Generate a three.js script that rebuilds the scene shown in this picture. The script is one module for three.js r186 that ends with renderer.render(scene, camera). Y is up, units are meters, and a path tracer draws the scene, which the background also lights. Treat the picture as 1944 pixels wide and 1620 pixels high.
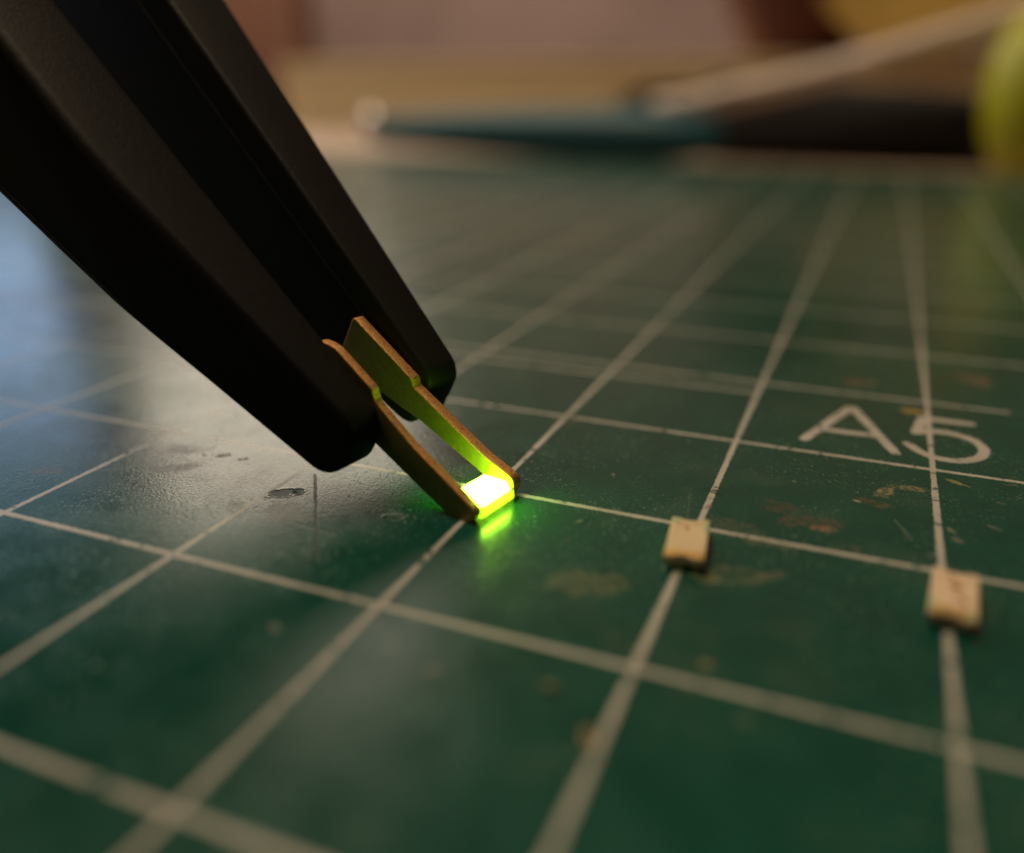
import * as THREE from 'three';
import { RectAreaLightUniformsLib } from 'three/addons/lights/RectAreaLightUniformsLib.js';
import { RoundedBoxGeometry } from 'three/addons/geometries/RoundedBoxGeometry.js';
import { ConvexGeometry } from 'three/addons/geometries/ConvexGeometry.js';
import { mergeGeometries, toCreasedNormals } from 'three/addons/utils/BufferGeometryUtils.js';

// ---------------------------------------------------------------- camera, lamps, exposure
const MM = 0.001;                                    // shapes are drawn in millimetres and scaled to metres
const scene = new THREE.Scene();
scene.background = new THREE.Color().setRGB(0.012, 0.009, 0.007);
const camera = new THREE.PerspectiveCamera(55.83, 1944 / 1620, 0.002, 20);
camera.position.set(15.56 * MM, 18.14 * MM, 31.19 * MM);
camera.rotation.set(-0.3991, 0.3623, 0.00066, 'YXZ');
camera.setViewOffset(1944, 1620, -101.6, 6.3, 1944, 1620);
camera.focus = 0.0392;
camera.userData.fStop = 13;

const renderer = new THREE.WebGLRenderer({ antialias: true });
renderer.setSize(1024, 853);
renderer.toneMapping = THREE.LinearToneMapping;
renderer.toneMappingExposure = 1;
renderer.shadowMap.enabled = true;
RectAreaLightUniformsLib.init();

const LAMP = {
  lantern: { color: [1, 0.88, 0.7], glow: 3.2, at: [-0.355, 0.268, -0.39], r: 0.086, h: 0.245 },
  head: { color: [1, 0.77, 0.5], glow: 12, w: 0.3, h: 0.3, at: [-0.3, 0.85, -0.08], aim: [-0.06, 0, -0.16] },
  screen: { color: [0.34, 0.6, 1], glow: 1.1, w: 0.22, h: 0.13, at: [-0.468, 0.125, -0.195], aim: [0, 0.02, 0] },
};
function areaLight(d, parent) {
  const l = new THREE.RectAreaLight(new THREE.Color().setRGB(...d.color), d.glow, d.w, d.h);
  parent.add(l);
  l.position.set(...d.at); l.lookAt(...d.aim);
  l.updateMatrixWorld();
  return l;
}

// ---------------------------------------------------------------- helpers
let seed = 7;
const rnd = () => ((seed = (seed * 1664525 + 1013904223) >>> 0) / 4294967296);
const H = new Float32Array(65536);
for (let i = 0; i < 65536; i++) H[i] = rnd();
const hash = (x, y) => H[((x & 255) + ((y & 255) << 8) + ((x >> 8) * 37 + (y >> 8) * 91)) & 65535];
function vn(x, y) {
  const ix = Math.floor(x), iy = Math.floor(y); let u = x - ix, v = y - iy;
  u = u * u * (3 - 2 * u); v = v * v * (3 - 2 * v);
  const a = hash(ix, iy), b = hash(ix + 1, iy), c = hash(ix, iy + 1), d = hash(ix + 1, iy + 1);
  return a + (b - a) * u + (c - a) * v + (a - b - c + d) * u * v;
}
const fbm = (x, y, n = 3) => { let s = 0, w = 0.5, t = 0; for (let i = 0; i < n; i++) { s += w * vn(x, y); t += w; w *= 0.5; x = x * 2.03 + 17.3; y = y * 2.03 + 5.7; } return s / t; };
const sm = (a, b, x) => { const t = Math.min(1, Math.max(0, (x - a) / (b - a))); return t * t * (3 - 2 * t); };
const rgb = (r, g, b) => new THREE.Color().setRGB(r, g, b);
const enc = (c) => Math.round(255 * (c <= 0.0031308 ? 12.92 * c : 1.055 * Math.pow(Math.max(c, 0), 1 / 2.4) - 0.055));

function dataTex(w, h, fn, srgb, repeat) {
  const d = new Uint8Array(w * h * 4);
  for (let y = 0; y < h; y++) for (let x = 0; x < w; x++) {
    const c = fn(x, y), k = (y * w + x) * 4;
    if (typeof c === 'number') { d[k] = d[k + 1] = d[k + 2] = Math.max(0, Math.min(255, c * 255)); } else { d[k] = enc(c[0]); d[k + 1] = enc(c[1]); d[k + 2] = enc(c[2]); }
    d[k + 3] = 255;
  }
  const t = new THREE.DataTexture(d, w, h);
  t.magFilter = THREE.LinearFilter; t.minFilter = THREE.LinearFilter;
  t.wrapS = t.wrapT = repeat ? THREE.MirroredRepeatWrapping : THREE.ClampToEdgeWrapping;
  if (srgb) t.colorSpace = THREE.SRGBColorSpace;
  t.needsUpdate = true;
  return t;
}
const taken = {};
function numbered(n) { const k = taken[n] = (taken[n] ?? -1) + 1; return k ? `${n}_${String(k).padStart(3, '0')}` : n; }
function thing(name, label, category, [x, y, z], group) {
  const o = new THREE.Group(); o.name = numbered(name); o.position.set(x * MM, y * MM, z * MM);
  o.userData = { label, category }; if (group) o.userData.group = group;
  scene.add(o); return o;
}
function part(name, geo, mat, parent, label) {
  const m = new THREE.Mesh(geo, mat); m.name = name; m.castShadow = m.receiveShadow = true;
  if (label) m.userData.label = label;
  parent.add(m); return m;
}
const mm = (g) => { g.scale(MM, MM, MM); return g; };
const crease = (g, a = 0.7) => toCreasedNormals(g.index ? g.toNonIndexed() : g, a);
function box(w, h, d, r, x, y, z) { return mm(new RoundedBoxGeometry(w, h, d, 3, r).translate(x, y, z)); }
function roundPoly(pts, r) {                       // closed outline with rounded corners; r one number or one per corner
  const s = new THREE.Shape(), n = pts.length;
  for (let i = 0; i < n; i++) {
    const p = new THREE.Vector2(...pts[i]), a = new THREE.Vector2(...pts[(i + n - 1) % n]), b = new THREE.Vector2(...pts[(i + 1) % n]);
    const rr = Array.isArray(r) ? r[i] : r;
    const pa = p.clone().add(a.clone().sub(p).setLength(Math.min(rr, a.distanceTo(p) * 0.45))), pb = p.clone().add(b.clone().sub(p).setLength(Math.min(rr, b.distanceTo(p) * 0.45)));
    if (i) s.lineTo(pa.x, pa.y); else s.moveTo(pa.x, pa.y);
    s.quadraticCurveTo(p.x, p.y, pb.x, pb.y);
  }
  s.closePath(); return s;
}

// ---------------------------------------------------------------- general textures
const grainTex = dataTex(512, 512, (x, y) => 0.45 * fbm(x / 3.2, y / 3.2, 2) + 0.35 * fbm(x / 11, y / 11, 2) + 0.2 * hash(x, y), false, true);
const mottle = dataTex(512, 512, (x, y) => { const v = 0.82 + 0.36 * (fbm(x / 40, y / 40, 4) - 0.5) + 0.1 * (hash(x, y) - 0.5); return [v, v, v]; }, true, true);
const woodTex = dataTex(512, 512, (x, y) => { const g = fbm(x / 70 + 3 * fbm(x / 90, y / 15, 2), y / 5, 3); const v = 0.8 + 0.35 * (g - 0.5); return [v, v * 0.97, v * 0.93]; }, true, true);
const fleck = dataTex(512, 512, (x, y) => { const v = (0.7 + 0.4 * fbm(x / 9, y / 9, 3)) * (1 - 0.45 * sm(0.66, 0.84, fbm(x / 4 + 60, y / 4, 2))) * (0.9 + 0.2 * hash(x, y)); return [v, v * (0.95 + 0.1 * fbm(x / 30, y / 30, 2)), v * 0.95]; }, true, true);
const tile = (t, u, v) => { const c = t.clone(); c.repeat.set(u, v); c.needsUpdate = true; return c; };

// ---------------------------------------------------------------- table, wall and what stands far behind
const tableMat = new THREE.MeshStandardMaterial({ color: rgb(0.5, 0.36, 0.27), map: tile(woodTex, 3, 3), roughness: 0.5, bumpMap: tile(grainTex, 6, 6), bumpScale: 0.00004 });
const table = part('table_top', box(1700, 24, 860, 3, -300, -14.2, -300), tableMat, scene);
table.userData = { kind: 'structure', label: 'beige wooden table top under the cutting mat', category: 'table' };
const wallMat = new THREE.MeshStandardMaterial({ color: rgb(0.31, 0.22, 0.21), roughness: 0.95, map: tile(mottle, 3, 2), bumpMap: tile(grainTex, 8, 5), bumpScale: 0.0004 });
const wall = part('wall', box(2400, 1500, 40, 2, -200, 724, -760), wallMat, scene);
wall.userData = { kind: 'structure', label: 'plain mauve wall behind the table', category: 'wall' };

// ---------------------------------------------------------------- cutting mat
const STAINS = [   // x, z, half length, half width, turn, colour, strength, raggedness, hollow
  [6.75, 5.8, 1.75, 1.05, -0.3, [0.16, 0.15, 0.06], 0.5, 0.55, 0.35],
  [12.1, 3.3, 1.5, 0.75, -0.35, [0.2, 0.19, 0.09], 0.55, 0.8, 0.75],
  [11.2, 3.75, 0.6, 0.35, 0.2, [0.2, 0.2, 0.1], 0.6, 0.6, 0],
  [13.4, 2.9, 0.9, 0.25, -0.7, [0.17, 0.13, 0.08], 0.5, 0.7, 0],
  [17.6, -6.5, 0.9, 0.45, -0.9, [0.3, 0.27, 0.14], 0.75, 0.9, 0],
  [18.9, -7.4, 0.9, 0.3, -0.2, [0.26, 0.22, 0.12], 0.6, 0.95, 0],
  [17.3, -5.2, 0.9, 0.4, 0.1, [0.16, 0.1, 0.05], 0.4, 0.9, 0],
  [15.2, -1.8, 0.75, 0.3, -0.1, [0.28, 0.16, 0.1], 0.7, 0.9, 0],
  [14.6, -2.3, 1.4, 0.6, -0.2, [0.13, 0.07, 0.05], 0.5, 0.9, 0],
  [13.4, -3.2, 1.2, 0.7, 0.3, [0.1, 0.07, 0.045], 0.45, 0.9, 0],
  [11.6, -0.6, 1.3, 0.8, 0.3, [0.12, 0.1, 0.06], 0.45, 0.9, 0.3],
  [13.2, 0.2, 1.2, 0.5, -0.2, [0.16, 0.15, 0.09], 0.4, 0.95, 0],
  [16.2, -0.5, 0.9, 0.5, 0.2, [0.1, 0.06, 0.04], 0.4, 0.9, 0],
  [20.9, -8.9, 0.55, 0.2, 0.5, [0.3, 0.28, 0.1], 0.7, 0.7, 0],
  [21.5, -8.6, 0.35, 0.15, 0.5, [0.25, 0.22, 0.1], 0.5, 0.7, 0],
  [20.55, -3.7, 0.35, 0.12, 1.0, [0.3, 0.3, 0.22], 0.6, 0.6, 0],
  [20.75, -2.9, 0.4, 0.14, 0.6, [0.28, 0.26, 0.16], 0.6, 0.6, 0],
  [22.4, -4.6, 0.45, 0.08, 0.5, [0.3, 0.32, 0.25], 0.45, 0.5, 0],
  [16.5, -5.1, 0.22, 0.1, 0.4, [0.4, 0.36, 0.24], 0.8, 0.4, 0],
  [15.7, -22.4, 0.7, 0.9, 0.2, [0.2, 0.1, 0.06], 0.6, 0.6, 0],
  [16.7, -22.6, 0.35, 0.55, 0, [0.24, 0.17, 0.1], 0.6, 0.5, 0],
  [23.2, -25.6, 1.4, 1.2, 0.4, [0.22, 0.12, 0.07], 0.5, 0.8, 0],
  [19.15, -18.2, 0.75, 0.55, 0.2, [0.35, 0.24, 0.07], 0.85, 0.4, 0],
  [12.2, 8.95, 0.3, 0.22, 0, [0.3, 0.22, 0.08], 0.8, 0.4, 0],
  [9.6, 13.5, 0.5, 0.22, 1.1, [0.3, 0.17, 0.05], 0.75, 0.5, 0],
  [3.7, 12.5, 0.35, 0.3, 0, [0.2, 0.19, 0.12], 0.5, 0.5, 0],
  [-2.8, 12.5, 0.35, 0.22, 0.3, [0.22, 0.2, 0.15], 0.6, 0.5, 0],
  [13.9, 11.1, 0.35, 0.25, 0, [0.12, 0.18, 0.1], 0.5, 0.4, 0],
  [-16.2, 3.5, 1.3, 0.6, -0.6, [0.15, 0.07, 0.04], 0.6, 0.6, 0],
  [-17.4, 1.6, 1.3, 0.55, -0.3, [0.1, 0.06, 0.04], 0.5, 0.6, 0],
  [-22.1, 6.2, 1.0, 0.6, -0.3, [0.16, 0.08, 0.06], 0.5, 0.6, 0.3],
  [-7.9, 5.4, 1.6, 0.9, 0.5, [0.12, 0.07, 0.045], 0.45, 0.85, 0],
  [-10.5, 5.8, 1.2, 0.6, 0.5, [0.1, 0.07, 0.05], 0.35, 0.9, 0],
  [10.1, -2.1, 0.16, 0.3, 0.3, [0.25, 0.1, 0.06], 0.75, 0.5, 0],
  [10.0, -2.9, 0.14, 0.16, 0, [0.22, 0.1, 0.06], 0.6, 0.5, 0],
  [4.9, 1.4, 0.12, 0.3, 0.6, [0.3, 0.32, 0.2], 0.4, 0.5, 0],
];
for (let i = 0; i < 70; i++) STAINS.push([-38 + 64 * rnd(), -30 + 52 * rnd(), 0.08 + 0.25 * rnd() ** 2, 0.04 + 0.12 * rnd() ** 2, 3 * rnd(), rnd() < 0.5 ? [0.24, 0.22, 0.13] : [0.09, 0.06, 0.04], 0.25 + 0.35 * rnd(), 0.7, 0]);
const CUTS = [     // knife scratches: x0, z0, x1, z1, width, depth, darker (+) or paler (-)
  [-9.1, 1.7, -4.1, 8.2, 0.07, 1, 0.8], [9.55, -3.7, 10.5, -3.35, 0.09, 1, 0.9], [19.5, -6.5, 20.5, -6.45, 0.1, 1, 0.9],
  [18.2, -3.8, 18.9, -2.2, 0.06, 0.5, -0.25], [-7.6, 6.0, -4.6, 6.3, 0.04, 0.5, -0.2],
];
for (let i = 0; i < 26; i++) { const x = -36 + 60 * rnd(), z = -28 + 48 * rnd(), a = 6.3 * rnd(), l = 0.6 + 4 * rnd() ** 2; CUTS.push([x, z, x + l * Math.cos(a), z + l * Math.sin(a), 0.025 + 0.02 * rnd(), 0.3, rnd() < 0.5 ? -0.1 : 0.12]); }
const PITS = [[-9.3, 3.85, 0.75, 0.42, -0.55], [-3.05, 4.05, 0.5, 0.32, -0.5], [-15.0, 1.5, 0.35, 0.16, -0.6], [-13.75, 1.5, 0.24, 0.12, -0.6], [-8.75, 3.45, 0.3, 0.3, 0]];
const STROKES = [[[13.48, -11.69], [15.57, -17.29]], [[15.81, -17.38], [18.21, -11.5]], [[14.5, -13.45], [17.1, -13.5]]];
{
  const five = new THREE.CatmullRomCurve3([[19.3, -14.85], [20.2, -15.35], [21.4, -15.3], [22.35, -14.6], [22.68, -13.5], [22.3, -12.35], [21.35, -11.62], [20.2, -11.6], [19.4, -12.2], [18.85, -13.0]].map(([x, z]) => new THREE.Vector3(x, 0, z))).getPoints(28);
  for (let i = 1; i < five.length; i++) STROKES.push([[five[i - 1].x, five[i - 1].z], [five[i].x, five[i].z]]);
  STROKES.push([[22.3, -17.25], [19.72, -17.25]], [[19.72, -17.25], [19.28, -14.85]]);
}
function segDist(x, z, [x0, z0, x1, z1]) {
  const dx = x1 - x0, dz = z1 - z0, t = Math.max(0, Math.min(1, ((x - x0) * dx + (z - z0) * dz) / (dx * dx + dz * dz)));
  return Math.hypot(x - x0 - t * dx, z - z0 - t * dz);
}
const MAT = [0.0055, 0.062, 0.043], INK = [0.53, 0.5, 0.45];
function matTextures(x0, z0, x1, z1, w, h, fine) {
  const n = w * h, col = new Float32Array(n * 3), rough = new Float32Array(n), hgt = new Float32Array(n);
  const px = (x1 - x0) / w, pz = (z1 - z0) / h, soft = Math.max(px, pz) * 0.8;
  const cover = (d, half) => 1 - sm(half - soft, half + soft, d);
  for (let j = 0; j < h; j++) for (let i = 0; i < w; i++) {
    const x = x0 + (i + 0.5) * px, z = z0 + (j + 0.5) * pz, k = j * w + i;
    const big = fbm(x / 9, z / 9, 3), mid = fbm(x / 1.3 + 40, z / 1.3, 3), g1 = fine ? vn(x * 11, z * 11) : 0.5, g2 = fine ? vn(x * 21, z * 21) : 0.5, hs = hash(i, j);
    const tone = 1 + 0.35 * (big - 0.5) + 0.3 * (mid - 0.5) + 0.16 * (g1 - 0.5) + 0.1 * (hs - 0.5);
    let r = MAT[0] * tone, g = MAT[1] * tone, b = MAT[2] * tone;
    const dust = sm(0.56, 0.8, fbm(x / 3 + 90, z / 3 + 11, 4)) * (0.4 + 0.6 * g2) * 0.025;
    r += dust * 0.8; g += dust * 0.62; b += dust * 0.4;
    const speck = fine ? sm(0.8, 0.92, vn(x * 11 + 31, z * 11)) * sm(0.35, 0.7, fbm(x / 2.4 + 8, z / 2.4 + 3, 2)) : 0;
    r += 0.1 * speck; g += 0.1 * speck; b += 0.07 * speck;
    let ro = 0.25 * speck + 0.215 + 0.08 * (big - 0.5) + 0.12 * (mid - 0.5) + 0.1 * (g1 - 0.5);
    let he = 0.5 + 0.3 * (g1 - 0.5) + 0.5 * (g2 - 0.5) + 0.07 * (mid - 0.5) + 0.5 * speck + (fine ? 0.5 * Math.max(0, vn(x * 13 + 50, z * 13) - 0.78) : 0);
    // printed grid
    const wob = 0.03 * (vn(x * 0.7, z * 0.7) - 0.5) + (fine ? 0.05 * (g1 - 0.5) : 0), half = 0.145 + wob;
    const gx = Math.abs(x - 10 * Math.round(x / 10)), gz = Math.abs(z - 10 * Math.round(z / 10));
    let ink = Math.max(cover(gx, half), cover(gz, half * 0.94));
    if (x < 10.1) ink = Math.max(ink, cover(Math.abs(z + 18), half * 0.92));
    if (gz < 0.6 && Math.round(z / 10) === -2 && x > 24.6 && x < 25.6) ink *= 0.1;
    if (gz < 0.7 && Math.round(z / 10) === 2 && Math.abs(x + 2.6 + (z - 20)) < 0.35) ink *= 0.25;
    if (x > 12 && x < 24 && z > -19 && z < -10) for (const [[a, c], [d, e]] of STROKES) ink = Math.max(ink, cover(segDist(x, z, [a, c, d, e]), 0.29 + wob));
    ink *= 1 - 0.75 * sm(0.66, 0.82, fbm(x * 2.2 + 7, z * 2.2, 3)) - 0.22 * (g2 - 0.2);
    ink = Math.max(0, Math.min(1, ink));
    const it = 0.9 + 0.25 * (mid - 0.5) + 0.12 * (hs - 0.5);
    r += (INK[0] * it - r) * ink; g += (INK[1] * it - g) * ink; b += (INK[2] * it - b) * ink;
    ro += (0.36 - ro) * ink; he += 0.25 * ink;
    col[k * 3] = r; col[k * 3 + 1] = g; col[k * 3 + 2] = b; rough[k] = ro; hgt[k] = he;
  }
  const each = (cx, cz, rad, fn) => {
    const i0 = Math.max(0, Math.floor((cx - rad - x0) / px)), i1 = Math.min(w - 1, Math.ceil((cx + rad - x0) / px)), j0 = Math.max(0, Math.floor((cz - rad - z0) / pz)), j1 = Math.min(h - 1, Math.ceil((cz + rad - z0) / pz));
    for (let j = j0; j <= j1; j++) for (let i = i0; i <= i1; i++) fn(x0 + (i + 0.5) * px, z0 + (j + 0.5) * pz, j * w + i);
  };
  const tint = (k, c, a) => { for (let q = 0; q < 3; q++) col[k * 3 + q] += (c[q] - col[k * 3 + q]) * a; };
  for (const [cx, cz, a, b, turn, c, f, rag, hollow] of STAINS) {
    const ct = Math.cos(turn), st = Math.sin(turn);
    each(cx, cz, a * 1.8, (x, z, k) => {
      const u = ((x - cx) * ct + (z - cz) * st) / a, v = (-(x - cx) * st + (z - cz) * ct) / b;
      const q = Math.hypot(u, v) + rag * 1.6 * (fbm(x * 1.7 + cx, z * 1.7 + cz, 4) - 0.5);
      let m = 1 - sm(0.62, 1.05, q);
      m *= 1 - hollow * (1 - sm(0.35, 0.8, q));
      m *= 1 - rag * 0.75 * sm(0.35, 0.7, vn(x * 6 + 3, z * 6)) ;
      if (m > 0) { tint(k, c, m * f); rough[k] += (0.45 - rough[k]) * m * f; hgt[k] += 0.2 * m * f; }
    });
  }
  if (fine) {
    for (const s of CUTS) each((s[0] + s[2]) / 2, (s[1] + s[3]) / 2, Math.hypot(s[2] - s[0], s[3] - s[1]) / 2 + 0.3, (x, z, k) => {
      const d = segDist(x + 0.06 * (vn(x * 3, z * 3) - 0.5), z, s), m = (1 - sm(s[4] * 0.5, s[4] + 0.03, d)) * (0.6 + 0.4 * vn(x * 5, z * 5));
      if (m > 0) { tint(k, s[6] > 0 ? [0.008, 0.02, 0.014] : [0.3, 0.3, 0.22], m * Math.abs(s[6])); hgt[k] -= 1.2 * s[5] * m; rough[k] += 0.3 * m; }
    });
    for (const [cx, cz, a, b, turn] of PITS) each(cx, cz, a * 2, (x, z, k) => {
      const ct = Math.cos(turn), st = Math.sin(turn), u = ((x - cx) * ct + (z - cz) * st) / a, v = (-(x - cx) * st + (z - cz) * ct) / b;
      const q = Math.hypot(u, v) + 0.5 * (fbm(x * 3, z * 3, 3) - 0.5), inside = 1 - sm(0.7, 1, q), rim = Math.exp(-(((q - 1.1) / 0.17) ** 2));
      hgt[k] += 1.1 * rim - 3.2 * inside * (0.6 + 0.8 * fbm(x * 5 + 3, z * 5, 2)); tint(k, [0.012, 0.06, 0.04], inside * 0.6); rough[k] += inside * (0.28 - 0.5 * sm(0.55, 0.75, fbm(x * 1.6 + 2, z * 3.4 + 9, 2)));
    });
  }
  const t = (fn, s) => dataTex(w, h, (x, y) => fn((h - 1 - y) * w + x), s, false);    // rows run from the far edge down
  return { map: t((k) => [col[k * 3], col[k * 3 + 1], col[k * 3 + 2]], true), rough: t((k) => rough[k], false), bump: t((k) => 0.5 + (hgt[k] - 0.5) * 0.2, false) };
}
const NEAR = [-40, -32, 28, 26], FULL = [-240, -170, 60, 46];
const tn = matTextures(...NEAR, 2048, 1748, true), tf = matTextures(...FULL, 2048, 1474, false);
const matSurface = (t, bump) => new THREE.MeshPhysicalMaterial({ map: t.map, roughnessMap: t.rough, roughness: 1, bumpMap: t.bump, bumpScale: bump, ior: 1.5 });
{
  const pos = [], uv = [], idx = [], groups = [];
  const quad = (x0, z0, x1, z1, R) => {
    const k = pos.length / 3;
    for (const [x, z] of [[x0, z1], [x1, z1], [x1, z0], [x0, z0]]) { pos.push(x * MM, 0, z * MM); uv.push((x - R[0]) / (R[2] - R[0]), 1 - (z - R[1]) / (R[3] - R[1])); }
    idx.push(k, k + 1, k + 2, k, k + 2, k + 3);
  };
  quad(...NEAR, NEAR);
  const [a, b, c, d] = FULL, [e, f, g, h] = NEAR;
  quad(a, b, c, f, FULL); quad(a, f, e, h, FULL); quad(g, f, c, h, FULL); quad(a, h, c, d, FULL);
  const side = (x0, z0, x1, z1) => { const k = pos.length / 3; for (const [x, y, z] of [[x0, -2, z0], [x1, -2, z1], [x1, 0, z1], [x0, 0, z0]]) { pos.push(x * MM, y * MM, z * MM); uv.push(0.3 + 0.01 * x / 300, 0.4); } idx.push(k, k + 1, k + 2, k, k + 2, k + 3); };
  side(a, d, c, d); side(c, d, c, b); side(c, b, a, b); side(a, b, a, d);
  { const k = pos.length / 3; for (const [x, z] of [[a, b], [c, b], [c, d], [a, d]]) { pos.push(x * MM, -2 * MM, z * MM); uv.push(0.3, 0.4); } idx.push(k, k + 1, k + 2, k, k + 2, k + 3); }
  const geo = new THREE.BufferGeometry();
  geo.setAttribute('position', new THREE.Float32BufferAttribute(pos, 3)); geo.setAttribute('uv', new THREE.Float32BufferAttribute(uv, 2)); geo.setIndex(idx);
  geo.addGroup(0, 6, 0); geo.addGroup(6, idx.length - 6, 1);
  const flat = geo.toNonIndexed(); flat.clearGroups(); flat.addGroup(0, 6, 0); flat.addGroup(6, idx.length - 6, 1); flat.computeVertexNormals();
  const m = new THREE.Mesh(flat, [matSurface(tn, 0.000044), matSurface(tf, 0.00003)]);
  m.name = 'cutting_mat'; m.castShadow = m.receiveShadow = true;
  m.userData = { kind: 'structure', label: 'green cutting mat with a cream printed grid and A5 mark', category: 'cutting mat' };
  scene.add(m);
}

// ---------------------------------------------------------------- tweezers holding the lit chip
const plastic = new THREE.MeshPhysicalMaterial({ color: rgb(0.01, 0.0082, 0.0075), roughness: 0.58, specularIntensity: 0.32, bumpMap: tile(grainTex, 0.11, 0.11), bumpScale: 0.00003 });
const copperEdge = new THREE.MeshPhysicalMaterial({ color: rgb(0.86, 0.43, 0.13), metalness: 0.5, roughness: 0.4, map: tile(fleck, 0.35, 0.35), bumpMap: tile(grainTex, 0.35, 0.35), bumpScale: 0.00003 });
const shadedProngFace = new THREE.MeshPhysicalMaterial({ color: rgb(0.34, 0.27, 0.08), metalness: 0.55, roughness: 0.36, map: tile(mottle, 0.3, 0.3), bumpMap: tile(grainTex, 0.35, 0.35), bumpScale: 0.000014 });  // shade on the flat prong sides is put into this darker olive colour
const brass = [shadedProngFace, copperEdge];
const S = new THREE.Vector3(0.2195, 0, -0.9756), T = new THREE.Vector3(-0.9756, 0, -0.2195), UP = new THREE.Vector3(0, 1, 0);
const turned = (v, deg) => v.clone().applyAxisAngle(UP, THREE.MathUtils.degToRad(deg));
// outline (u along the tool, v up) pushed along its normal from w0 to w1; thick(u) scales the thickness
function slab(shape, w0, w1, bevel, origin, deg, thick) {
  const g0 = new THREE.ExtrudeGeometry(shape, { depth: w1 - w0 - 2 * bevel, bevelEnabled: bevel > 0, bevelThickness: bevel, bevelSize: bevel, bevelOffset: -bevel, bevelSegments: 3, curveSegments: 8 });
  g0.translate(0, 0, w0 + bevel);
  const p = g0.attributes.position, t = turned(T, deg), n = turned(S, deg), v = new THREE.Vector3();
  for (let i = 0; i < p.count; i++) {
    const u = p.getX(i), y = p.getY(i), w = p.getZ(i) * (thick ? thick(u) : 1);
    v.copy(origin).addScaledVector(t, u).addScaledVector(n, w); v.y += y;
    p.setXYZ(i, v.x, v.y, v.z);
  }
  g0.deleteAttribute('normal');
  const g = g0.index ? g0.toNonIndexed() : g0; g.computeVertexNormals();
  return mm(toCreasedNormals(g, 0.75));
}
const tool = thing('tweezers', 'black plastic test tweezers gripping the glowing chip with two brass prongs', 'tweezers', [0, 0, 0]);
const O_N = new THREE.Vector3(-4.78, 0, 2.12), O_F = new THREE.Vector3(-3.61, 0, -0.66).addScaledVector(S, 0.55);
const P_N = new THREE.Vector3(0.65, 0, 3.34), P_F = new THREE.Vector3(1.3, 0, 0.45);
const wide = (a, b, u0, u1) => (u) => a + (b - a) * sm(u0, u1, u);
const nearProfile = roundPoly([[0.1, 4.8], [-0.3, 4.2], [-0.3, 3.3], [0.35, 2.0], [1.75, 1.32], [9.6, 6.9], [20, 13.0], [62, 37], [84, 59], [79, 76], [70, 70.8], [18.2, 21.84]], [0.3, 0.6, 0.8, 0.7, 0.9, 3, 4, 12, 5, 5, 10, 12]);
const nearArm = part('arm', slab(nearProfile, -4.1, 0, 0.55, O_N, 3, wide(0.5, 1, -1, 13)), plastic, tool);
const farProfile = roundPoly([[0.6, 5.15], [0.45, 4.4], [0.95, 3.5], [2.0, 1.95], [2.8, 1.95], [20, 10.1], [62, 36], [84, 59], [79, 76], [70, 71.5], [17.77, 21.82]], [0.3, 0.4, 0.5, 0.4, 0.5, 8, 12, 5, 5, 10, 12]);
const farArm = part('arm', slab(farProfile, 0, 3.3, 0.3, O_F, -3, (u) => (2.05 + 0.085 * u) / 3.3), plastic, tool);
// moulded rail and raised marks on the inner face of the far arm
part('moulded_rail', slab(roundPoly([[4.2, 6.6], [19, 20.2], [30, 30.6], [30.6, 29.9], [19.5, 19.3], [4.6, 6.1]], 0.15), -0.06, 0.05, 0.03, O_F, -3), plastic, farArm);
for (const [u, v, r] of [[11.6, 12.0, 1.1], [15.2, 14.6, 0.8]]) {
  const ring = new THREE.Shape().absarc(u, v, r, 0, 6.2832); ring.holes.push(new THREE.Path().absarc(u, v, r - 0.18, 0, 6.2832));
  part('moulded_ring', slab(ring, -0.08, 0.05, 0.03, O_F, -3), plastic, farArm);
}
{ // the block that joins both arms at the far end
  const a = new THREE.Vector3().copy(O_N).addScaledVector(turned(T, 3), 77), b = new THREE.Vector3().copy(O_F).addScaledVector(turned(T, -3), 77), c = a.clone().add(b).multiplyScalar(0.5);
  const g = new RoundedBoxGeometry(15, 20, a.distanceTo(b) + 1.2, 3, 2).rotateZ(-0.7).rotateY(-0.22).translate(c.x, 64, c.z);
  part('hinge_block', mm(g), plastic, tool);
}
const nearProng = roundPoly([[0.1, 0.02], [1.55, 0.0], [6.3, 2.78], [7.6, 3.2], [10.2, 5.6], [9.1, 7.1], [8.0, 6.92], [5.75, 5.3], [5.6, 4.72], [5.2, 4.36], [3.5, 3.02], [0.98, 1.42], [-0.12, 0.66]], [0.35, 0.2, 0.4, 0.4, 0.5, 0.5, 0.4, 0.12, 0.12, 0.2, 0.3, 0.3, 0.3]);
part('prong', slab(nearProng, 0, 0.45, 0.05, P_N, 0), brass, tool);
const farProng = roundPoly([[0.25, 0.08], [0.9, 0.12], [2.03, 0.87], [5.97, 2.77], [7.2, 3.2], [11.6, 5.0], [10.9, 5.6], [9.85, 7.38], [6.15, 4.82], [6.0, 4.38], [5.4, 4.02], [3.62, 2.9], [1.7, 1.76], [0.1, 1.05], [-0.02, 0.6]], [0.2, 0.2, 0.3, 0.4, 0.4, 0.5, 0.3, 0.25, 0.1, 0.1, 0.2, 0.3, 0.3, 0.3, 0.3]);
part('prong', slab(farProng, 0, 0.6, 0.06, P_F, 0), brass, tool);

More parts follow.
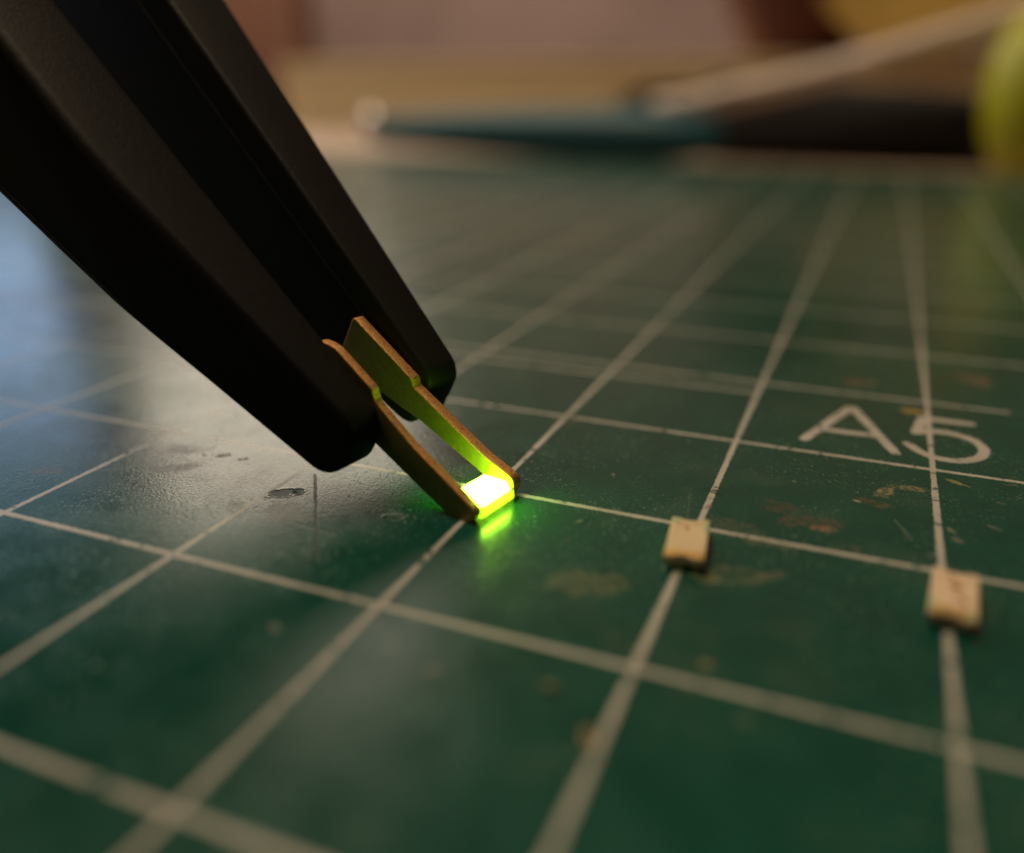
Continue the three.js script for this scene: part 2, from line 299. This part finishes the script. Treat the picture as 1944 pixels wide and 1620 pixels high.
// ---------------------------------------------------------------- chips
const resin = new THREE.MeshPhysicalMaterial({ color: rgb(0.3, 0.5, 0.36), roughness: 0.3, transmission: 0.25 });
const boardMat = new THREE.MeshStandardMaterial({ color: rgb(0.68, 0.53, 0.32), roughness: 0.45, bumpMap: tile(grainTex, 0.4, 0.4), bumpScale: 0.00001 });
const boardPink = new THREE.MeshStandardMaterial({ color: rgb(0.72, 0.54, 0.37), roughness: 0.45, bumpMap: tile(grainTex, 0.4, 0.4), bumpScale: 0.00001 });
const goldMat = new THREE.MeshPhysicalMaterial({ color: rgb(0.75, 0.45, 0.12), metalness: 0.6, roughness: 0.45, map: tile(mottle, 0.4, 0.4), bumpMap: tile(grainTex, 0.5, 0.5), bumpScale: 0.00002 });
const burntMat = new THREE.MeshStandardMaterial({ color: rgb(0.09, 0.035, 0.012), roughness: 0.6, map: tile(mottle, 0.5, 0.5) });
const markMat = new THREE.MeshStandardMaterial({ color: rgb(0.36, 0.12, 0.02), roughness: 0.6, map: tile(mottle, 0.5, 0.5) });
// outline of the chip board seen from above: half-round bites at both ends
function boardShape(w, l, bite, y0 = -l / 2, y1 = l / 2) {
  const s = new THREE.Shape();
  s.moveTo(-w / 2, y0);
  const dip = bite * 0.36, arc = (y, sg) => { for (let i = 0; i <= 12; i++) { const a = Math.PI * (1 - i / 12); s.lineTo(sg * bite * Math.cos(a), y + sg * dip * Math.sin(a)); } };
  if (y0 === -l / 2) arc(y0, 1);
  s.lineTo(w / 2, y0); s.lineTo(w / 2, y1);
  if (y1 === l / 2) arc(y1, -1);
  s.lineTo(-w / 2, y1); s.closePath();
  return s;
}
const plate = (shape, y0, y1, bevel) => {
  const g = new THREE.ExtrudeGeometry(shape, { depth: y1 - y0 - 2 * bevel, bevelEnabled: true, bevelThickness: bevel, bevelSize: bevel, bevelOffset: -bevel, bevelSegments: 2, curveSegments: 10 });
  g.translate(0, 0, y0 + bevel); g.rotateX(-Math.PI / 2);
  return mm(crease(g));
};
function wedge(w, l, y0, y1, inset, insetW = 0.04) {
  const p = [];
  for (const sx of [-1, 1]) for (const sz of [-1, 1]) { p.push(new THREE.Vector3(sx * w / 2, y0, sz * l / 2), new THREE.Vector3(sx * (w / 2 - insetW), y1, sz * (l / 2 - inset))); }
  return mm(new ConvexGeometry(p));
}
const traceMat = new THREE.MeshStandardMaterial({ color: rgb(0.42, 0.5, 0.26), roughness: 0.45 });
function flippedChip(label, x, z, turn, board, marks, resins) {
  const c = thing('led_chip', label, 'led chip', [x, 0, z], 'unlit chips lying on the grid');
  c.rotation.y = turn;
  part('lens', wedge(1.5, 2.1, 0.31, 0.01, 0.2), resin, c);
  part('board', plate(boardShape(1.62, 3.2, 0.42), 0.3, 0.72, 0.04), board, c);
  for (const s of [-1, 1]) {
    const pad = boardShape(1.56, 3.14, 0.45, s < 0 ? -1.57 : 1.08, s < 0 ? -1.08 : 1.57);
    part('solder_pad', plate(pad, 0.715, 0.74, 0.008), s < 0 ? goldMat : board, c);
    const cup = new THREE.CylinderGeometry(0.44, 0.44, 0.4, 20, 1, true, s > 0 ? Math.PI / 2 : -Math.PI / 2, Math.PI).translate(0, 0.51, s * 1.6);
    part('end_contact', mm(cup.translate(0, 0, -s * 1.6).scale(0.97, 1, 0.39).translate(0, 0, s * 1.605)), burntMat, c);
  }
  for (const [w, l, mx, mz, a] of marks) part('polarity_mark', mm(new RoundedBoxGeometry(w, 0.03, l, 2, 0.014).rotateY(a).translate(mx, 0.73, mz)), markMat, c);
  for (const [w, l, mx, mz] of resins) part('resin_trace', mm(new RoundedBoxGeometry(w, 0.03, l, 2, 0.014).translate(mx, 0.732, mz)), traceMat, c);
  return c;
}
flippedChip('beige chip lying face down on the grid, one square from the glowing chip', 10.02, 2.2, 0.13, boardMat, [[0.2, 0.16, -0.1, -0.75, 0]], [[0.36, 0.4, -0.58, -1.3], [0.2, 0.9, 0.68, -1.05]]);
flippedChip('pinkish chip with orange marks lying face down below the figure 5', 20.18, 2.58, -0.09, boardPink, [[0.36, 0.34, 0.06, -0.45, 0.5], [0.12, 0.5, -0.12, -1.0, 0.5], [0.3, 0.14, 0.2, 0.25, 0], [0.14, 0.4, 0.36, 0.5, 0.2], [0.34, 0.3, 0.4, 1.25, 0.2]], [[0.22, 0.6, -0.68, 1.1], [0.34, 0.34, 0.6, 1.36]]);

// the chip between the prongs, lit
{
  const c = thing('lit_led_chip', 'glowing yellow-green chip held between the two brass prongs', 'led chip', [0, 0, 0]);
  c.position.set(0.255 * MM, 0.02 * MM, 1.454 * MM); c.rotation.y = Math.atan2(-0.2195, 0.9756);
  part('board', plate(boardShape(1.62, 2.4, 0.3), 0.02, 0.5, 0.03), new THREE.MeshPhysicalMaterial({ color: rgb(0.75, 0.72, 0.45), roughness: 0.9, transmission: 0.3, map: tile(mottle, 0.4, 0.4) }), c);
  for (const s of [-1, 1]) part('solder_pad', plate(boardShape(1.58, 2.38, 0.3, s < 0 ? -1.19 : 0.96, s < 0 ? -0.96 : 1.19), 0.5, 0.53, 0.008), goldMat, c);
  const glow = new THREE.MeshStandardMaterial({ color: rgb(0.5, 0.6, 0.3), roughness: 0.4, emissive: rgb(0.38, 1, 0.026), emissiveIntensity: 40 });
  part('led_lens', wedge(1.5, 2.1, 0.49, 1.02, 0.2, 0.1), glow, c);
  const p = new THREE.PointLight(rgb(0.38, 1, 0.012), 8e-6); p.position.set(0, 0.8 * MM, 0); p.shadow.radius = 0.01; p.castShadow = true; c.add(p);
}

// a crumb on the mat
{
  const pts = []; for (let i = 0; i < 26; i++) { const a = 6.283 * rnd(), b = Math.acos(rnd()); pts.push(new THREE.Vector3(0.36 * Math.cos(a) * Math.sin(b), 0.2 * Math.cos(b) * (0.7 + 0.5 * rnd()), 0.26 * Math.sin(a) * Math.sin(b))); }
  const c = part('crumb', crease(mm(new ConvexGeometry(pts)), 0.9), new THREE.MeshStandardMaterial({ color: rgb(0.1, 0.1, 0.045), roughness: 0.8 }), scene);
  c.position.set(7.75 * MM, 0, 11.9 * MM);
  c.userData = { label: 'small olive crumb lying inside a grid square', category: 'crumb' };
}

// ---------------------------------------------------------------- blurred things behind the mat
const lathe = (pts, seg = 40) => mm(new THREE.LatheGeometry(pts.map(([r, y]) => new THREE.Vector2(r, y)), seg));
{ // teal screwdriver handle lying across
  const o = thing('screwdriver', 'dark teal spindle-shaped handle lying behind the mat with a bright metal end', 'screwdriver', [-79, -2, -189]);
  const teal = new THREE.MeshPhysicalMaterial({ color: rgb(0.002, 0.11, 0.16), roughness: 0.5, map: tile(mottle, 2, 2) });
  const h = lathe([[0, -52], [2.8, -51.6], [3.8, -49], [4.4, -40], [5.6, -20], [6.8, 5], [7.4, 24], [7.0, 38], [5.4, 48], [3.2, 54], [0, 54.4]]);
  h.rotateZ(-Math.PI / 2); h.translate(0, 7.3 * MM, 0);
  part('handle', h, teal, o);
  const e = mm(new THREE.SphereGeometry(3.3, 24, 16).translate(-50.5, 9.4, 0));
  part('end_cap', e, new THREE.MeshPhysicalMaterial({ color: rgb(0.95, 0.9, 0.84), metalness: 1, roughness: 0.16 }), o);
}
{ // pale strap rising to the right
  const pts = [[-46, 11.5, -200], [-38, 12.5, -200], [-22, 16, -202], [-2, 20.5, -204], [20, 27, -206], [42, 33.5, -210], [70, 41, -216], [110, 47, -225], [150, 30, -240], [165, -1, -250]].map((p) => new THREE.Vector3(...p));
  const g = new THREE.TubeGeometry(new THREE.CatmullRomCurve3(pts), 120, 3.4, 14);
  const o = part('cable', mm(g), new THREE.MeshPhysicalMaterial({ color: rgb(0.85, 0.68, 0.6), roughness: 0.5, map: tile(mottle, 6, 1) }), scene);
  o.userData = { label: 'pale pinkish cable rising from the teal handle over the black pouch', category: 'cable' };
}
{ // black pouch
  const g = new RoundedBoxGeometry(90, 21, 30, 6, 8), p = g.attributes.position;
  for (let i = 0; i < p.count; i++) { const x = p.getX(i), y = p.getY(i); if (y > 0) p.setY(i, y * (1 + 0.12 * Math.sin(x * 0.16 + 1) - 0.012 * Math.max(0, x)) ); }
  g.computeVertexNormals(); g.translate(0, 10.5, 0);
  const o = part('pouch', mm(g), new THREE.MeshStandardMaterial({ color: rgb(0.012, 0.01, 0.012), roughness: 0.7, map: tile(mottle, 3, 2), bumpMap: tile(grainTex, 4, 2), bumpScale: 0.0003 }), scene);
  o.position.set(6 * MM, -2 * MM, -226 * MM);
  o.userData = { label: 'black soft pouch lying under the pale cable', category: 'pouch' };
}
{ // lime bottle at the right
  const o = thing('bottle', 'lime green plastic bottle standing on the table beside the black pouch', 'bottle', [50, -2, -191]);
  const lime = new THREE.MeshPhysicalMaterial({ color: rgb(0.4, 0.4, 0.004), roughness: 0.4 });
  part('body', lathe([[0, 0.2], [8, 0.3], [11, 2], [14, 8], [15.4, 14], [15.8, 20], [15, 27], [12, 33], [7, 36.5], [5, 37.2], [5, 38], [0, 38]]), lime, o);
  part('cap', lathe([[0, 38], [6.2, 38], [6.4, 39], [6.4, 49], [5.8, 50], [0, 50]]), new THREE.MeshStandardMaterial({ color: rgb(0.1, 0.06, 0.02), roughness: 0.5 }), o);
}
{ // low cardboard box with a slot in its front
  const o = thing('cardboard_box', 'low tan cardboard box with a dark slot behind the teal handle', 'box', [-90, -2, -345]);
  const card = new THREE.MeshStandardMaterial({ color: rgb(0.9, 0.73, 0.42), roughness: 0.85, map: tile(mottle, 1, 1), bumpMap: tile(grainTex, 2, 2), bumpScale: 0.0002 });
  const f = new THREE.Shape(); f.moveTo(-178, 0); f.lineTo(160, 0); f.lineTo(160, 28); f.lineTo(-178, 28); f.closePath();
  const hole = new THREE.Path(); hole.moveTo(-8, 11); hole.lineTo(70, 12); hole.lineTo(70, 19.5); hole.lineTo(4, 19.5); hole.closePath(); f.holes.push(hole);
  part('front_panel', mm(new THREE.ExtrudeGeometry(f, { depth: 2, bevelEnabled: false }).translate(0, 0, 20)), card, o);
  part('rear_panel', mm(new THREE.BoxGeometry(338, 28, 2).translate(-9, 14, -20)), card, o);
  part('lid', box(340, 2, 44, 0.8, -9, 29.05, 1), card, o);
  for (const x of [-177, 159]) part('end_panel', mm(new THREE.BoxGeometry(2, 27.9, 38.8).translate(x, 14, 0.4)), card, o);
  part('bottom_panel', mm(new THREE.BoxGeometry(333.6, 1.5, 38.8).translate(-9, 0.8, 0.4)), card, o);
}
{ // red-brown cup on the box
  const o = thing('cup', 'dark red-brown flared cup standing on the cardboard box', 'cup', [-26, 28.1, -346]);
  const c = new THREE.MeshPhysicalMaterial({ color: rgb(0.13, 0.018, 0.006), roughness: 0.4, map: tile(mottle, 2, 1) });
  part('body', lathe([[0, 0.1], [19, 0.1], [21, 1.5], [23, 8], [27, 16], [34, 30], [39, 50], [40, 70], [38.5, 70], [37, 50], [32, 30], [24, 12], [0, 6]], 56), c, o);
}
{ // yellow tape roll on the box
  const o = thing('tape_roll', 'large yellow tape roll standing on edge on the cardboard box', 'tape roll', [22, 28.1, -330]);
  const y = new THREE.MeshStandardMaterial({ color: rgb(0.93, 0.64, 0.17), roughness: 0.6, map: tile(mottle, 2, 1) });
  const tape = new THREE.LatheGeometry([[24, -11], [24.2, -12], [46, -12], [46.6, -11], [46.6, 11], [46, 12], [24.2, 12], [24, 11], [24, -11]].map(([r, h]) => new THREE.Vector2(r, h)), 72).rotateX(Math.PI / 2).translate(0, 46.7, 0);
  part('tape', mm(crease(tape, 0.6)), y, o);
  const core = new THREE.LatheGeometry([[22, -12], [23.9, -12], [23.9, 12], [22, 12], [22, -12]].map(([r, h]) => new THREE.Vector2(r, h)), 60).rotateX(Math.PI / 2).translate(0, 46.7, 0);
  part('core', mm(crease(core, 0.6)), new THREE.MeshStandardMaterial({ color: rgb(0.5, 0.36, 0.2), roughness: 0.8 }), o);
}
{ // dark brown board standing at the left
  const o = part('brown_board', box(70, 100, 14, 1.5, 0, 50, 0), new THREE.MeshStandardMaterial({ color: rgb(0.2, 0.085, 0.045), roughness: 0.6, map: tile(woodTex, 1, 2), bumpMap: tile(grainTex, 2, 4), bumpScale: 0.0002 }), scene);
  o.position.set(-342 * MM, -2 * MM, -400 * MM);
  o.userData = { label: 'upright dark brown board at the end of the cardboard box', category: 'board' };
}

// ---------------------------------------------------------------- the lamps and the screen whose light falls on the mat
const metal = new THREE.MeshStandardMaterial({ color: rgb(0.05, 0.05, 0.05), metalness: 0.6, roughness: 0.5 });
function rod(a, b, r) {
  const A = new THREE.Vector3(...a), B = new THREE.Vector3(...b), g = new THREE.CylinderGeometry(r, r, A.distanceTo(B), 16);
  g.applyQuaternion(new THREE.Quaternion().setFromUnitVectors(UP, B.clone().sub(A).normalize()));
  return g.translate(...A.add(B).multiplyScalar(0.5).toArray());
}
function lampHead(d, o, names) {                   // frame, glowing sheet and its area light just in front
  const q = new THREE.Object3D(); q.position.set(...d.at); q.lookAt(...d.aim);
  const place = (g) => g.applyQuaternion(q.quaternion).translate(...d.at);
  part(names[0], place(new RoundedBoxGeometry(d.w + 0.016, d.h + 0.016, 0.014, 3, 0.004).translate(0, 0, -0.0115)), metal, o);
  part(names[1], place(new THREE.BoxGeometry(d.w, d.h, 0.002).translate(0, 0, -0.003)), new THREE.MeshStandardMaterial({ color: rgb(0.6, 0.6, 0.6), roughness: 0.6, emissive: rgb(...d.color), emissiveIntensity: d.glow * 0.5 }), o);
  areaLight(d, o);
}
{ // paper lantern hanging from a bracket: its glow lights the wall and mirrors in the mat
  const d = LAMP.lantern, o = thing('paper_lantern', 'tall glowing paper lantern hanging from a dark stand beyond the tweezers', 'lamp', [0, 0, 0]);
  const c = rgb(...d.color);
  const shade = [[0.02, -0.5], [0.8, -0.5], [0.93, -0.47], [1, -0.4], [1, 0.4], [0.93, 0.47], [0.8, 0.5], [0.02, 0.5]].map(([r, y]) => new THREE.Vector2(r * d.r, y * d.h));
  part('lamp_shade', new THREE.LatheGeometry(shade, 48).translate(...d.at), new THREE.MeshStandardMaterial({ color: rgb(0.7, 0.66, 0.6), roughness: 0.9, emissive: c, emissiveIntensity: d.glow }), o);
  const p = new THREE.PointLight(c, 0.012); p.position.set(...d.at); p.shadow.radius = 3; p.castShadow = true; o.add(p);
  part('cord', rod([d.at[0], d.at[1] + d.h / 2, d.at[2]], [d.at[0], 0.66, d.at[2]], 0.002), metal, o);
  part('bracket', rod([-0.75, 0.66, -0.39], [d.at[0], 0.66, d.at[2]], 0.006), metal, o);
  part('pole', rod([-0.75, 0, -0.39], [-0.75, 0.666, -0.39], 0.008), metal, o);
  part('base', new THREE.CylinderGeometry(0.07, 0.075, 0.012, 40).translate(-0.75, 0.0042, -0.39), metal, o);
}
{
  const o = thing('desk_lamp', 'tall desk lamp whose square head hangs above the mat', 'lamp', [0, 0, 0]);
  lampHead(LAMP.head, o, ['lamp_frame', 'lamp_diffuser']);
  part('pole', rod([-0.8, 0, -0.3], [-0.8, 0.9, -0.3], 0.008), metal, o);
  part('arm', rod([-0.8, 0.895, -0.3], [-0.306, 0.874, -0.078], 0.006), metal, o);
  part('base', new THREE.CylinderGeometry(0.08, 0.085, 0.012, 40).translate(-0.8, 0.0042, -0.3), metal, o);
}
{
  const o = thing('monitor', 'screen glowing pale blue at the end of the table', 'monitor', [0, 0, 0]);
  lampHead(LAMP.screen, o, ['case', 'screen']);
  part('stand', rod([-0.483, 0, -0.202], [-0.483, 0.07, -0.202], 0.012), metal, o);
  part('foot', new THREE.CylinderGeometry(0.06, 0.064, 0.008, 40).translate(-0.483, 0.0022, -0.202), metal, o);
}
scene.traverse((o) => { if (o.isMesh) o.castShadow = o.receiveShadow = true; });
renderer.render(scene, camera);
